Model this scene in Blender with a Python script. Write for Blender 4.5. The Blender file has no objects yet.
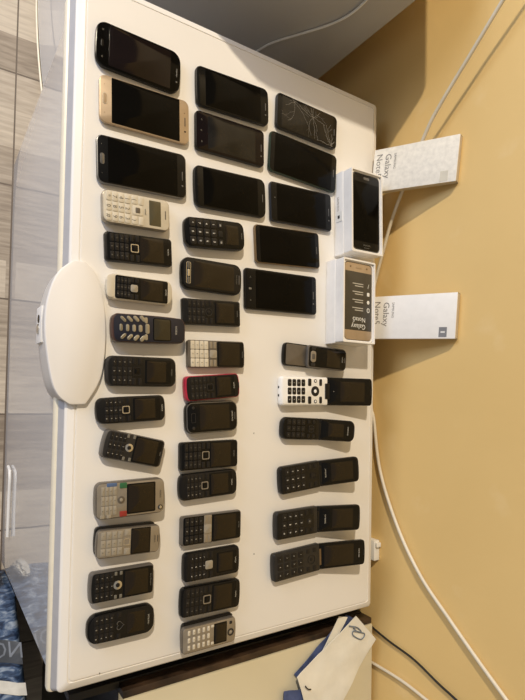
import bpy, bmesh, math, random
from mathutils import Vector, Matrix, noise
random.seed(7)
SC = bpy.context.scene
COL = SC.collection
T = 0.6935                      # height of the freezer lid above the floor
WALL_Y = 0.68

# ------------------------------------------------------------------ materials
def lin(c):
    c = c / 255.0
    return c / 12.92 if c <= 0.04045 else ((c + 0.055) / 1.055) ** 2.4
def rgb(r, g, b): return (lin(r), lin(g), lin(b), 1.0)

def mat(name, col, rough=0.5, metal=0.0, spec=0.5, coat=0.0, ior=1.5, var=0.0, vscale=60.0, bump=0.0, bscale=200.0):
    m = bpy.data.materials.new(name); m.use_nodes = True
    nt = m.node_tree; b = nt.nodes['Principled BSDF']
    b.inputs['Base Color'].default_value = col
    b.inputs['Roughness'].default_value = rough
    b.inputs['Metallic'].default_value = metal
    b.inputs['Specular IOR Level'].default_value = spec
    b.inputs['IOR'].default_value = ior
    b.inputs['Coat Weight'].default_value = coat
    tc = nt.nodes.new('ShaderNodeTexCoord')
    if var > 0:
        n = nt.nodes.new('ShaderNodeTexNoise'); n.inputs['Scale'].default_value = vscale; n.inputs['Detail'].default_value = 5
        nt.links.new(tc.outputs['Object'], n.inputs['Vector'])
        r = nt.nodes.new('ShaderNodeValToRGB')
        r.color_ramp.elements[0].position = 0.3; r.color_ramp.elements[1].position = 0.7
        r.color_ramp.elements[0].color = tuple(c * (1 - var) for c in col[:3]) + (1,)
        r.color_ramp.elements[1].color = tuple(min(1, c * (1 + var)) for c in col[:3]) + (1,)
        nt.links.new(n.outputs['Fac'], r.inputs['Fac']); nt.links.new(r.outputs['Color'], b.inputs['Base Color'])
    if bump > 0:
        n = nt.nodes.new('ShaderNodeTexNoise'); n.inputs['Scale'].default_value = bscale; n.inputs['Detail'].default_value = 3
        nt.links.new(tc.outputs['Object'], n.inputs['Vector'])
        bp = nt.nodes.new('ShaderNodeBump'); bp.inputs['Strength'].default_value = bump; bp.inputs['Distance'].default_value = 0.002
        nt.links.new(n.outputs['Fac'], bp.inputs['Height']); nt.links.new(bp.outputs['Normal'], b.inputs['Normal'])
    return m

M = {}
M['black'] = mat('black_plastic', (0.006, 0.0056, 0.0055, 1), 0.34, spec=0.3, var=0.15)
M['black_gloss'] = mat('glossy_black_plastic', (0.004, 0.004, 0.004, 1), 0.2, spec=0.22, var=0.1)
M['black_key'] = mat('black_key_plastic', (0.012, 0.011, 0.011, 1), 0.33, spec=0.3, var=0.1)
M['charcoal'] = mat('charcoal_plastic', (0.02, 0.0185, 0.0175, 1), 0.4, spec=0.35, var=0.12)
M['grey'] = mat('grey_plastic', (0.11, 0.10, 0.09, 1), 0.4, 0.2, var=0.12)
M['midgrey'] = mat('warm_grey_plastic', (0.14, 0.122, 0.10, 1), 0.38, 0.4, var=0.1)
M['silver'] = mat('silver_plastic', (0.31, 0.275, 0.225, 1), 0.35, 0.45, var=0.08)
M['silver_key'] = mat('silver_key_plastic', (0.36, 0.33, 0.275, 1), 0.4, 0.3, var=0.08)
M['chrome'] = mat('chrome_trim', (0.62, 0.60, 0.56, 1), 0.22, 0.9, var=0.05)
M['steel_rim'] = mat('dark_steel_rim', (0.17, 0.17, 0.175, 1), 0.3, 0.8, var=0.06)
M['gold'] = mat('champagne_gold', (0.44, 0.335, 0.225, 1), 0.36, 0.4, var=0.07)
M['bronze'] = mat('bronze_rim', (0.22, 0.155, 0.09, 1), 0.33, 0.7, var=0.07)
M['cream'] = mat('cream_plastic', (0.56, 0.51, 0.41, 1), 0.4, var=0.05)
M['cream_key'] = mat('cream_key_plastic', (0.60, 0.55, 0.45, 1), 0.4, var=0.04)
M['white'] = mat('white_plastic', (0.84, 0.83, 0.80, 1), 0.35, var=0.03)
M['silver_shine'] = mat('bright_silver_key', (0.38, 0.345, 0.265, 1), 0.28, 0.5, var=0.1)
M['navy'] = mat('navy_plastic', (0.006, 0.0075, 0.019, 1), 0.35, var=0.1)
M['rust'] = mat('translucent_red_brown_rim', (0.055, 0.024, 0.018, 1), 0.3, var=0.1)
M['red'] = mat('raspberry_red_plastic', (0.36, 0.016, 0.045, 1), 0.35, var=0.08)
M['redkey'] = mat('red_key', (0.28, 0.03, 0.022, 1), 0.4, var=0.1)
M['green'] = mat('green_key', (0.025, 0.13, 0.055, 1), 0.4, var=0.1)
M['blue'] = mat('blue_key', (0.07, 0.12, 0.25, 1), 0.4, var=0.1)
M['screen'] = mat('unlit_lcd', (0.015, 0.010, 0.005, 1), 0.16, spec=0.35, var=0.06, vscale=20)
M['screen_grey'] = mat('unlit_grey_lcd', (0.07, 0.06, 0.032, 1), 0.25, var=0.06, vscale=30)
M['screen_olive'] = mat('unlit_olive_lcd', (0.032, 0.026, 0.014, 1), 0.2, spec=0.4, var=0.06, vscale=30)
M['glass'] = mat('dark_screen_glass', (0.003, 0.0026, 0.002, 1), 0.10, spec=0.07, var=0.08, vscale=25)
M['glass_warm'] = mat('dark_brownish_screen_glass', (0.006, 0.003, 0.003, 1), 0.12, spec=0.2, var=0.2, vscale=25)
M['glass_mottled'] = mat('mottled_screen_glass', (0.009, 0.008, 0.007, 1), 0.16, spec=0.3, var=0.55, vscale=30)  # blotches in the colour stand in for reflections on the glass
M['legend'] = mat('pale_legend_print', (0.50, 0.47, 0.40, 1), 0.5, var=0.03)
M['legend_dim'] = mat('dim_legend_print', (0.16, 0.15, 0.125, 1), 0.5, var=0.03)
M['legend_dark'] = mat('dark_legend_print', (0.05, 0.045, 0.04, 1), 0.5, var=0.03)
M['print_grey'] = mat('grey_print', (0.20, 0.185, 0.165, 1), 0.6, var=0.03)
M['print_white'] = mat('white_print', (0.75, 0.74, 0.7, 1), 0.5, var=0.03)
M['crack'] = mat('crack_line', (0.22, 0.205, 0.18, 1), 0.4, var=0.3, vscale=300)
M['film'] = mat('printed_protective_film', (0.055, 0.048, 0.036, 1), 0.2, spec=0.4, var=0.1, vscale=40)
M['box'] = mat('white_card', (0.82, 0.80, 0.77, 1), 0.5, var=0.03, vscale=60)
M['box_speckle'] = mat('off_white_mottled_card', (0.78, 0.75, 0.68, 1), 0.55, var=0.10, vscale=110)
M['box_shade'] = mat('shaded_card', (0.55, 0.47, 0.35, 1), 0.6, var=0.05)  # white card browned: shade of the lid's side walls mixed into the colour
M['sticker_grey'] = mat('grey_sticker', (0.20, 0.20, 0.21, 1), 0.5, var=0.05)
M['sticker_beige'] = mat('beige_sticker', (0.62, 0.58, 0.48, 1), 0.5, var=0.05)
M['lid'] = mat('white_enamel_lid', (0.80, 0.78, 0.75, 1), 0.42, spec=0.35, var=0.025, vscale=5, bump=0.02, bscale=80)
M['handle'] = mat('white_handle_plastic', (0.78, 0.765, 0.75, 1), 0.42, spec=0.35, var=0.015, vscale=8)
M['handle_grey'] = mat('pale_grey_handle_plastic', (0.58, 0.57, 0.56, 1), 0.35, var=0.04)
M['enamel'] = mat('glossy_enamel_front', (0.53, 0.53, 0.545, 1), 0.035, spec=0.5, ior=2.1, var=0.02, vscale=3)
M['fridge'] = mat('glossy_appliance_enamel', (0.50, 0.49, 0.47, 1), 0.10, spec=0.5, ior=1.7, var=0.03, vscale=3)
M['skirt_grey'] = mat('grey_lid_skirt', (0.42, 0.42, 0.44, 1), 0.5, var=0.04)  # strip below the lid's edge, a darker grey than the lid
M['flange'] = mat('cream_flange', (0.80, 0.74, 0.60, 1), 0.35, var=0.03)
M['cable_white'] = mat('white_cable_sheath', (0.70, 0.63, 0.50, 1), 0.45, var=0.06, vscale=40)
M['cable_black'] = mat('black_cable_sheath', (0.012, 0.011, 0.011, 1), 0.4, var=0.1)
M['dark_wood'] = mat('dark_worn_wood', (0.045, 0.026, 0.015, 1), 0.45, var=0.75, vscale=28, bump=0.2, bscale=60)
M['near_black'] = mat('near_black_wood', (0.007, 0.006, 0.006, 1), 0.5, var=0.3)
M['chest_top'] = mat('cream_chest_paint', (0.66, 0.60, 0.44, 1), 0.42, var=0.04, vscale=6)
M['paper'] = mat('crumpled_white_paper', (0.80, 0.77, 0.68, 1), 0.7, var=0.05, vscale=30, bump=0.5, bscale=40)
M['blue_cloth'] = mat('dusty_blue_cloth', (0.06, 0.085, 0.20, 1), 0.8, var=0.35, vscale=50, bump=0.4, bscale=120)
M['ink'] = mat('blue_grey_ink', (0.14, 0.18, 0.24, 1), 0.6, var=0.1)
M['bag_white'] = mat('thin_white_plastic', (0.62, 0.60, 0.54, 1), 0.35, var=0.15, vscale=40, bump=0.6, bscale=40)

# blue bag: streaky folds
def bag_material():
    m = bpy.data.materials.new('blue_bag_plastic'); m.use_nodes = True
    nt = m.node_tree; b = nt.nodes['Principled BSDF']; b.inputs['Roughness'].default_value = 0.35
    tc = nt.nodes.new('ShaderNodeTexCoord'); mp = nt.nodes.new('ShaderNodeMapping')
    mp.inputs['Scale'].default_value = (120, 34, 24); mp.inputs['Rotation'].default_value = (0, 0.5, 0)
    n = nt.nodes.new('ShaderNodeTexNoise'); n.inputs['Scale'].default_value = 1.2; n.inputs['Detail'].default_value = 6; n.inputs['Distortion'].default_value = 0.8
    r = nt.nodes.new('ShaderNodeValToRGB'); e = r.color_ramp.elements
    e[0].position = 0.36; e[0].color = (0.012, 0.022, 0.05, 1); e[1].position = 0.72; e[1].color = (0.36, 0.42, 0.50, 1)
    x = e.new(0.52); x.color = (0.055, 0.095, 0.18, 1)
    nt.links.new(tc.outputs['Object'], mp.inputs['Vector']); nt.links.new(mp.outputs['Vector'], n.inputs['Vector'])
    nt.links.new(n.outputs['Fac'], r.inputs['Fac']); nt.links.new(r.outputs['Color'], b.inputs['Base Color'])
    return m
M['bag'] = bag_material()
M['sticker_band'] = mat('dark_grey_blue_print', (0.055, 0.062, 0.075, 1), 0.45, var=0.15)
M['print_band'] = mat('pale_blue_grey_print', (0.17, 0.19, 0.23, 1), 0.5, var=0.1)

def wall_material():
    m = bpy.data.materials.new('ochre_wall_paint'); m.use_nodes = True
    nt = m.node_tree; b = nt.nodes['Principled BSDF']; b.inputs['Roughness'].default_value = 0.5; b.inputs['Specular IOR Level'].default_value = 0.3
    tc = nt.nodes.new('ShaderNodeTexCoord')
    n = nt.nodes.new('ShaderNodeTexNoise'); n.inputs['Scale'].default_value = 2.2; n.inputs['Detail'].default_value = 6
    r = nt.nodes.new('ShaderNodeValToRGB'); e = r.color_ramp.elements
    e[0].position = 0.3; e[0].color = (0.77, 0.54, 0.222, 1); e[1].position = 0.7; e[1].color = (0.84, 0.60, 0.262, 1)
    n2 = nt.nodes.new('ShaderNodeTexNoise'); n2.inputs['Scale'].default_value = 9; n2.inputs['Detail'].default_value = 8
    r2 = nt.nodes.new('ShaderNodeValToRGB'); r2.color_ramp.elements[0].position = 0.62; r2.color_ramp.elements[1].position = 0.74
    r2.color_ramp.elements[0].color = (0, 0, 0, 1); r2.color_ramp.elements[1].color = (0.3, 0.3, 0.3, 1)
    mx = nt.nodes.new('ShaderNodeMix'); mx.data_type = 'RGBA'; mx.inputs['B'].default_value = (0.90, 0.72, 0.42, 1)
    L = nt.links
    for q in (n, n2): L.new(tc.outputs['Object'], q.inputs['Vector'])
    L.new(n.outputs['Fac'], r.inputs['Fac']); L.new(n2.outputs['Fac'], r2.inputs['Fac'])
    L.new(r.outputs['Color'], mx.inputs['A']); L.new(r2.outputs['Color'], mx.inputs['Factor']); L.new(mx.outputs['Result'], b.inputs['Base Color'])
    n3 = nt.nodes.new('ShaderNodeTexNoise'); n3.inputs['Scale'].default_value = 30; n3.inputs['Detail'].default_value = 4
    bp = nt.nodes.new('ShaderNodeBump'); bp.inputs['Strength'].default_value = 0.12; bp.inputs['Distance'].default_value = 0.004
    L.new(tc.outputs['Object'], n3.inputs['Vector']); L.new(n3.outputs['Fac'], bp.inputs['Height']); L.new(bp.outputs['Normal'], b.inputs['Normal'])
    return m

def floor_material():
    """wood-look tiles 0.30 m wide, printed with strips 0.10 m wide, grain along Y"""
    m = bpy.data.materials.new('grey_wood_look_tile'); m.use_nodes = True
    nt = m.node_tree; b = nt.nodes['Principled BSDF']; L = nt.links
    b.inputs['Roughness'].default_value = 0.42
    tc = nt.nodes.new('ShaderNodeTexCoord'); sep = nt.nodes.new('ShaderNodeSeparateXYZ'); L.new(tc.outputs['Object'], sep.inputs[0])
    def math_(op, a, c=None):
        n = nt.nodes.new('ShaderNodeMath'); n.operation = op
        for i, v in enumerate((a, c)):
            if v is None: continue
            if isinstance(v, (int, float)): n.inputs[i].default_value = v
            else: L.new(v, n.inputs[i])
        return n.outputs[0]
    X = math_('ADD', sep.outputs['X'], 0.51); Y = math_('ADD', sep.outputs['Y'], -0.006)
    strip = math_('FLOOR', math_('DIVIDE', X, 0.1))
    offs = math_('MULTIPLY', strip, 0.377)
    row = math_('FLOOR', math_('ADD', math_('DIVIDE', Y, 0.62), offs))
    cmb = nt.nodes.new('ShaderNodeCombineXYZ'); L.new(strip, cmb.inputs[0]); L.new(row, cmb.inputs[1])
    wn = nt.nodes.new('ShaderNodeTexWhiteNoise'); wn.noise_dimensions = '2D'; L.new(cmb.outputs[0], wn.inputs['Vector'])
    mp = nt.nodes.new('ShaderNodeMapping'); mp.inputs['Scale'].default_value = (70, 7, 1); L.new(tc.outputs['Object'], mp.inputs['Vector'])
    g = nt.nodes.new('ShaderNodeTexNoise'); g.inputs['Scale'].default_value = 1.6; g.inputs['Detail'].default_value = 7; g.inputs['Distortion'].default_value = 0.6
    g.noise_dimensions = '4D'; L.new(mp.outputs['Vector'], g.inputs['Vector']); L.new(math_('MULTIPLY', wn.outputs['Value'], 20.0), g.inputs['W'])
    v = math_('ADD', math_('MULTIPLY', wn.outputs['Value'], 0.38), math_('MULTIPLY', g.outputs['Fac'], 0.62))
    r = nt.nodes.new('ShaderNodeValToRGB'); e = r.color_ramp.elements
    e[0].position = 0.28; e[0].color = (0.235, 0.188, 0.143, 1); e[1].position = 0.72; e[1].color = (0.56, 0.485, 0.385, 1)
    x = e.new(0.5); x.color = (0.40, 0.335, 0.262, 1)
    L.new(v, r.inputs['Fac'])
    # grout joints every 0.30 m in X and at Y = 0.006 + n * 0.9
    fx = math_('ABSOLUTE', math_('SUBTRACT', math_('FRACT', math_('ADD', math_('DIVIDE', X, 0.3), 0.5)), 0.5))
    jx = math_('LESS_THAN', fx, 0.0075)
    fy = math_('ABSOLUTE', math_('SUBTRACT', math_('FRACT', math_('ADD', math_('DIVIDE', Y, 0.9), 0.5)), 0.5))
    jy = math_('LESS_THAN', fy, 0.0022)
    j = math_('MAXIMUM', jx, jy)
    mx = nt.nodes.new('ShaderNodeMix'); mx.data_type = 'RGBA'; mx.inputs['B'].default_value = (0.13, 0.10, 0.075, 1)
    L.new(j, mx.inputs['Factor']); L.new(r.outputs['Color'], mx.inputs['A']); L.new(mx.outputs['Result'], b.inputs['Base Color'])
    return m

# ------------------------------------------------------------------ mesh helpers
def link(name, me, m, parent=None, loc=None, rot=None):
    o = bpy.data.objects.new(name, me)
    if m is not None and not me.materials: me.materials.append(m)
    COL.objects.link(o)
    if parent is not None: o.parent = parent
    if loc is not None: o.location = loc
    if rot is not None: o.rotation_euler = rot
    return o

def finish(bm, name, angle=40):
    bmesh.ops.recalc_face_normals(bm, faces=bm.faces)
    me = bpy.data.meshes.new(name); bm.to_mesh(me); bm.free()
    me.polygons.foreach_set('use_smooth', [True] * len(me.polygons))
    me.set_sharp_from_angle(angle=math.radians(angle)); me.update()
    return me

def obj(name, bm, m, parent=None, angle=40, loc=None, rot=None):
    return link(name, finish(bm, name, angle), m, parent, loc, rot)

def empty(name, loc, rot=(0, 0, 0)):
    o = bpy.data.objects.new(name, None); o.empty_display_size = 0.02
    COL.objects.link(o); o.location = loc; o.rotation_euler = rot
    return o

def tag(o, label, cat, group=None, kind=None):
    o['label'] = label; o['category'] = cat
    if group: o['group'] = group
    if kind: o['kind'] = kind
    return o

def add_box(bm, x0, x1, y0, y1, z0, z1, bev=0.0, seg=2):
    vs = [bm.verts.new((x, y, z)) for x in (x0, x1) for y in (y0, y1) for z in (z0, z1)]
    fs = [(0, 1, 3, 2), (4, 6, 7, 5), (0, 4, 5, 1), (2, 3, 7, 6), (0, 2, 6, 4), (1, 5, 7, 3)]
    faces = [bm.faces.new([vs[i] for i in f]) for f in fs]
    if bev > 0:
        es = list({e for f in faces for e in f.edges})
        bmesh.ops.bevel(bm, geom=es, offset=bev, segments=seg, profile=0.6, affect='EDGES')

def rrect(w, l, rb, rt=None, eb=0.0, et=0.0, tb=1.0, tt=1.0, waist=0.0, n=6):
    """rounded rectangle (x across, y along, centred); rb/rt corner radii at the near and far end, eb/et bowing of the ends,
    tb/tt width factors at the ends, waist narrowing at the middle"""
    rt = rb if rt is None else rt
    pts = []
    def arc(cx, cy, r, a0):
        for i in range(n + 1):
            a = math.radians(a0 + 90 * i / n); pts.append((cx + r * math.cos(a), cy + r * math.sin(a)))
    arc(w / 2 - rt, l / 2 - rt, rt, 0)
    k = 6
    a, b = pts[-1], (-w / 2 + rt, l / 2)
    for i in range(1, k): pts.append((a[0] + (b[0] - a[0]) * i / k, a[1]))
    arc(-w / 2 + rt, l / 2 - rt, rt, 90)
    a, b = pts[-1], (-w / 2, -l / 2 + rb)
    for i in range(1, k): pts.append((a[0], a[1] + (b[1] - a[1]) * i / k))
    arc(-w / 2 + rb, -l / 2 + rb, rb, 180)
    a, b = pts[-1], (w / 2 - rb, -l / 2)
    for i in range(1, k): pts.append((a[0] + (b[0] - a[0]) * i / k, a[1]))
    arc(w / 2 - rb, -l / 2 + rb, rb, 270)
    a, b = pts[-1], (w / 2, l / 2 - rt)
    for i in range(1, k): pts.append((a[0], a[1] + (b[1] - a[1]) * i / k))
    out = []
    for x, y in pts:
        u = y / (l / 2); q = 1 - (2 * x / w) ** 2
        f = 1.0 + ((tt - 1) * max(0, u) ** 2 + (tb - 1) * max(0, -u) ** 2) - waist * (1 - u * u)
        if u > 0: y2 = y - et * (1 - q) * u ** 3
        else: y2 = y + eb * (1 - q) * (-u) ** 3
        out.append((x * f, y2))
    return out

def inset(pts, d):
    xs = [p[0] for p in pts]; ys = [p[1] for p in pts]
    w = max(xs) - min(xs); l = max(ys) - min(ys); cx = (max(xs) + min(xs)) / 2; cy = (max(ys) + min(ys)) / 2
    return [(cx + (x - cx) * (1 - 2 * d / w), cy + (y - cy) * (1 - 2 * d / l)) for x, y in pts]

def add_loft(bm, rings, cap=True):
    """rings: list of (pts, z)"""
    R = [[bm.verts.new((x, y, z)) for x, y in p] for p, z in rings]
    n = len(R[0])
    for a, b in zip(R, R[1:]):
        for i in range(n): bm.faces.new((a[i], a[(i + 1) % n], b[(i + 1) % n], b[i]))
    if cap:
        bm.faces.new(list(reversed(R[0]))); bm.faces.new(R[-1])

def slab(pts, z0, z1, cb=0.0, ct=0.0):
    """solid between z0 and z1 with rounded lower (cb) and upper (ct) edge"""
    bm = bmesh.new(); rings = []
    if cb > 0: rings += [(inset(pts, cb), z0), (inset(pts, cb * 0.3), z0 + cb * 0.3), (pts, z0 + cb)]
    else: rings.append((pts, z0))
    if ct > 0: rings += [(pts, z1 - ct), (inset(pts, ct * 0.3), z1 - ct * 0.3), (inset(pts, ct), z1)]
    else: rings.append((pts, z1))
    add_loft(bm, rings); return bm

def shift(pts, dx, dy): return [(x + dx, y + dy) for x, y in pts]

def ring_bm(outer, inner, z0, z1):
    bm = bmesh.new(); n = len(outer)
    A = [[bm.verts.new((x, y, z)) for x, y in p] for p, z in ((outer, z0), (outer, z1), (inner, z1), (inner, z0))]
    for k in range(4):
        a, b = A[k], A[(k + 1) % 4]
        for i in range(n): bm.faces.new((a[i], a[(i + 1) % n], b[(i + 1) % n], b[i]))
    return bm

def catmull(P, sub=8):
    P = [Vector(p) for p in P]; out = []
    Q = [2 * P[0] - P[1]] + P + [2 * P[-1] - P[-2]]
    for i in range(1, len(Q) - 2):
        a, b, c, d = Q[i - 1], Q[i], Q[i + 1], Q[i + 2]
        for k in range(sub):
            t = k / sub
            out.append(0.5 * ((2 * b) + (c - a) * t + (2 * a - 5 * b + 4 * c - d) * t * t + (3 * b - a - 3 * c + d) * t ** 3))
    out.append(P[-1]); return out

def tube_bm(P, r, sides=10, sub=8, bm=None):
    path = catmull(P, sub) if sub > 1 else [Vector(p) for p in P]
    bm = bm or bmesh.new(); rings = []
    up = Vector((0.3, 0.2, 0.93)).normalized()
    for i, p in enumerate(path):
        t = (path[min(i + 1, len(path) - 1)] - path[max(i - 1, 0)]).normalized()
        s = t.cross(up).normalized(); v = s.cross(t)
        rings.append([bm.verts.new(p + r * (math.cos(2 * math.pi * k / sides) * s + math.sin(2 * math.pi * k / sides) * v)) for k in range(sides)])
    for a, b in zip(rings, rings[1:]):
        for k in range(sides): bm.faces.new((a[k], a[(k + 1) % sides], b[(k + 1) % sides], b[k]))
    bm.faces.new(list(reversed(rings[0]))); bm.faces.new(rings[-1])
    return bm

_txt = {}
def text_geo(s):
    """flat text as (verts, faces), centred, scaled to height 1 for capitals"""
    if s not in _txt:
        cu = bpy.data.curves.new('t', 'FONT'); cu.body = s; cu.align_x = 'CENTER'; cu.resolution_u = 2
        o = bpy.data.objects.new('t', cu); COL.objects.link(o)
        dg = bpy.context.evaluated_depsgraph_get(); me = o.evaluated_get(dg).to_mesh()
        V = [(v.co.x, v.co.y) for v in me.vertices]; F = [tuple(p.vertices) for p in me.polygons]
        o.evaluated_get(dg).to_mesh_clear(); COL.objects.unlink(o); bpy.data.objects.remove(o); bpy.data.curves.remove(cu)
        h = 0.69
        _txt[s] = ([(x / h, (y / h) - 0.5) for x, y in V], F)
    return _txt[s]

def add_text(bm, s, x, y, z, h, sx=1.0, rot=0.0, flip=False):
    V, F = text_geo(s); c, q = math.cos(rot), math.sin(rot)
    vs = []
    for a, b in V:
        a *= h * sx * (-1 if flip else 1); b *= h
        vs.append(bm.verts.new((x + a * c - b * q, y + a * q + b * c, z)))
    for f in F:
        try: bm.faces.new([vs[i] for i in f])
        except ValueError: pass

# ------------------------------------------------------------------ phones
MM = 0.001
class Phone:
    """local frame: x across, y along (towards the earpiece), z up; the origin lies under the centre of the back"""
    def __init__(s, name, label, cx, cy, ang, L, w, h, group, z=T):
        s.L, s.w, s.h = L * MM, w * MM, h * MM
        s.root = empty(name, (cx, cy, z + 0.0003), (0, 0, math.radians(ang)))
        tag(s.root, label, 'phone', group)
        s.par = s.root; s.dy = 0.0
    def body(s, m, name='body', ct=None, cb=None, z0=0.0, z1=None, **k):
        z1 = s.h if z1 is None else z1
        p = rrect(s.w, s.L, **k); s.out = p
        return obj(name, slab(p, z0, z1, cb if cb is not None else 0.3 * s.h, ct if ct is not None else 0.22 * s.h), m, s.par)
    def Y(s, u): return s.dy + (u - 0.5) * s.L
    def plate(s, name, u0, u1, w0, m, r=2.0, up=0.4, h=None, x=0.0, par=None, **k):
        """a raised plate from u0 to u1 along the phone, w0 = share of the width"""
        l = (u1 - u0) * s.L; w = w0 * s.w; h = s.h if h is None else h
        rr = min(r * MM, w * 0.49, l * 0.49)
        if 'rt' in k: k['rt'] = min(k['rt'] * MM, w * 0.49, l * 0.49)
        p = shift(rrect(w, l, rr, n=4, **k), x * s.w, s.Y((u0 + u1) / 2))
        return obj(name, slab(p, h - 0.0006, h + up * MM, 0, min(0.25, up * 0.6) * MM), m, par or s.par)
    def ring(s, name, u, x, w, l, t, m, up=0.6, r=2.0, h=None):
        h = s.h if h is None else h
        o = shift(rrect(w * MM, l * MM, min(r * MM, w * MM * .49, l * MM * .49), n=5), x * s.w, s.Y(u))
        return obj(name, ring_bm(o, inset(o, t * MM), h - 0.0004, h + up * MM), m, s.par)
    def disc(s, name, u, x, d, m, up=0.4, h=None, par=None):
        return s.plate(name, u - d * MM / 2 / s.L, u + d * MM / 2 / s.L, d * MM / s.w, m, r=d / 2, up=up, h=h, x=x, par=par)
    def text(s, name, t, u, x, size, m, up=0.55, sx=1.0, h=None, rot=0.0):
        bm = bmesh.new(); add_text(bm, t, x * s.w, s.Y(u), (s.h if h is None else h) + up * MM, size * MM, sx, rot)
        return obj(name, bm, m, s.par)
    def keys(s, u0, u1, wid, m, rows=4, cols=3, gu=0.3, gx=0.16, r=1.2, up=0.8, legend='legend', lsize=None, skew=0.0, name='key', chars=None, bow=0.0, h=None, taper=0.0):
        """a key pad: every key is a mesh of its own, their printed characters one more"""
        h = s.h if h is None else h
        chars = chars or ['123', '456', '789', '*0#']
        pu = (u1 - u0) / rows; px = wid / cols
        lb = bmesh.new()
        kw = px * (1 - gx) * s.w; kl = pu * (1 - gu) * s.L
        p = rrect(kw, kl, min(r * MM, kw * .45, kl * .45), n=3)
        for i in range(rows):
            u = u1 - (i + 0.5) * pu
            for j in range(cols):
                xx = (j - (cols - 1) / 2) * px * (1 - taper * i)
                v = (j - (cols - 1) / 2)
                yy = s.Y(u) + bow * MM * abs(v) + skew * MM * v
                obj(name, slab(shift(p, xx * s.w, yy), h - 0.0004, h + up * MM, 0, min(0.3, up * .5) * MM), m, s.par)
                ch = chars[i % len(chars)][j % len(chars[i % len(chars)])]
                if legend and ch != ' ':
                    add_text(lb, ch, xx * s.w, yy, h + (up + 0.06) * MM, (lsize or 2.6) * MM, 0.95)
        if legend: obj('key_legends', lb, M[legend], s.par)
        else: lb.free()
    def softkeys(s, u, x, w, l, m, r=0.8, up=0.6, name='soft_key', h=None):
        for sg in (-1, 1):
            s.plate(name, u - l / 2, u + l / 2, w, m, r=r, up=up, x=sg * x, h=h)

SMART = 'smartphones with black screens'
BARS = 'keypad bar phones'
FLIPS = 'open flip phones'

def smart(label, cx, cy, ang, L, w, h, bm_, scr, r=9, frame=None, u0=.12, u1=.88, sw=.92, home=None, front=None, logo=None, eb=0, et=0, ct=None, cams=True, slit=True):
    p = Phone('smartphone', label, cx, cy, ang, L, w, h, SMART)
    p.body(bm_, r and 'body', rb=r * MM, eb=eb * MM, et=et * MM, ct=(ct or 1.6) * MM, cb=3 * MM)
    if front: p.plate('front_panel', .012, .988, .965, front, r=r - 1, up=.25, eb=eb * MM * .9, et=et * MM * .9); p.h += .2 * MM
    p.plate('screen', u0, u1, sw, scr, r=1.0, up=.18)
    if slit: p.plate('earpiece', .945, .955, .2, M['steel_rim'] if bm_ is not M['gold'] else M['charcoal'], r=.7, up=.3)
    if cams: p.disc('camera_eye', .95, .22, 3.0, M['black_gloss'] if bm_ is M['gold'] else M['steel_rim'], up=.25)
    if home == 'oval':
        p.plate('home_button', .032, .078, .23, bm_, r=3.2, up=.5)
        p.ring('button_rim', .055, 0, .23 * w, .046 * L, .6, M['steel_rim'] if bm_ is not M['gold'] else M['cream'], up=.6, r=3.2)
    return p

# first smartphone of the front column
p = smart('black smartphone with strongly rounded corners, just above the champagne gold smartphone',
          .1093, .1003, -1.0, 138, 69, 9, M['black_gloss'], M['glass_warm'], r=15, eb=2, et=2, u0=.15, u1=.87, sw=.88, front=M['glass'])
p.text('capacitive_icon', '=', .075, -.3, 4, M['legend_dim']); p.text('capacitive_icon', '<', .075, .3, 4, M['legend_dim'])
p.plate('home_button', .06, .085, .16, M['black_gloss'], r=1.5, up=.4)

p = smart('champagne gold smartphone with black screen and gold home button', .1880, .1131, 1.8, 147, 72, 8, M['gold'], M['glass'], r=10, home='oval', u0=.125, u1=.885, sw=.955)
for x in (-.3, .3): p.text('capacitive_icon', '-', .055, x, 4, M['bronze'])
p.disc('proximity_sensor', .945, -.2, 1.8, M['bronze'])

p = smart('black smartphone with a silver-ringed oval home button, below the gold smartphone', .2795, .1110, 2.5, 146, 73, 8, M['steel_rim'], M['glass'], r=10, front=M['black_gloss'], home='oval', u0=.115, u1=.89)
for x in (-.3, .3): p.text('capacitive_icon', '-', .055, x, 4, M['legend_dim'])

p = smart('plain black smartphone heading the middle column, without visible buttons', .1124, .2703, 2.5, 146, 67, 9, M['black'], M['glass'], r=10, front=M['black_gloss'], eb=1, et=1)
p = smart('black smartphone with grey reflections painted on its screen, second in the middle column', .1891, .2667, 1.6, 137, 66, 9, M['black'], M['glass_mottled'], r=8, front=M['glass_warm'], u0=.17, u1=.86, sw=.86)
for x, t in ((-.28, '<'), (0, 'o'), (.28, '=')): p.text('capacitive_icon', t, .08, x, 4, M['legend_dim'])
p = smart('plain black smartphone with rounded corners above the rugged-looking keypad phone', .2811, .2692, 3.2, 143, 69, 9, M['black'], M['glass'], r=11, front=M['black_gloss'], eb=1.5, et=1.5, cams=False)
p.plate('home_button', .035, .075, .09, M['black_gloss'], r=2.6, up=.35)

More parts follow.
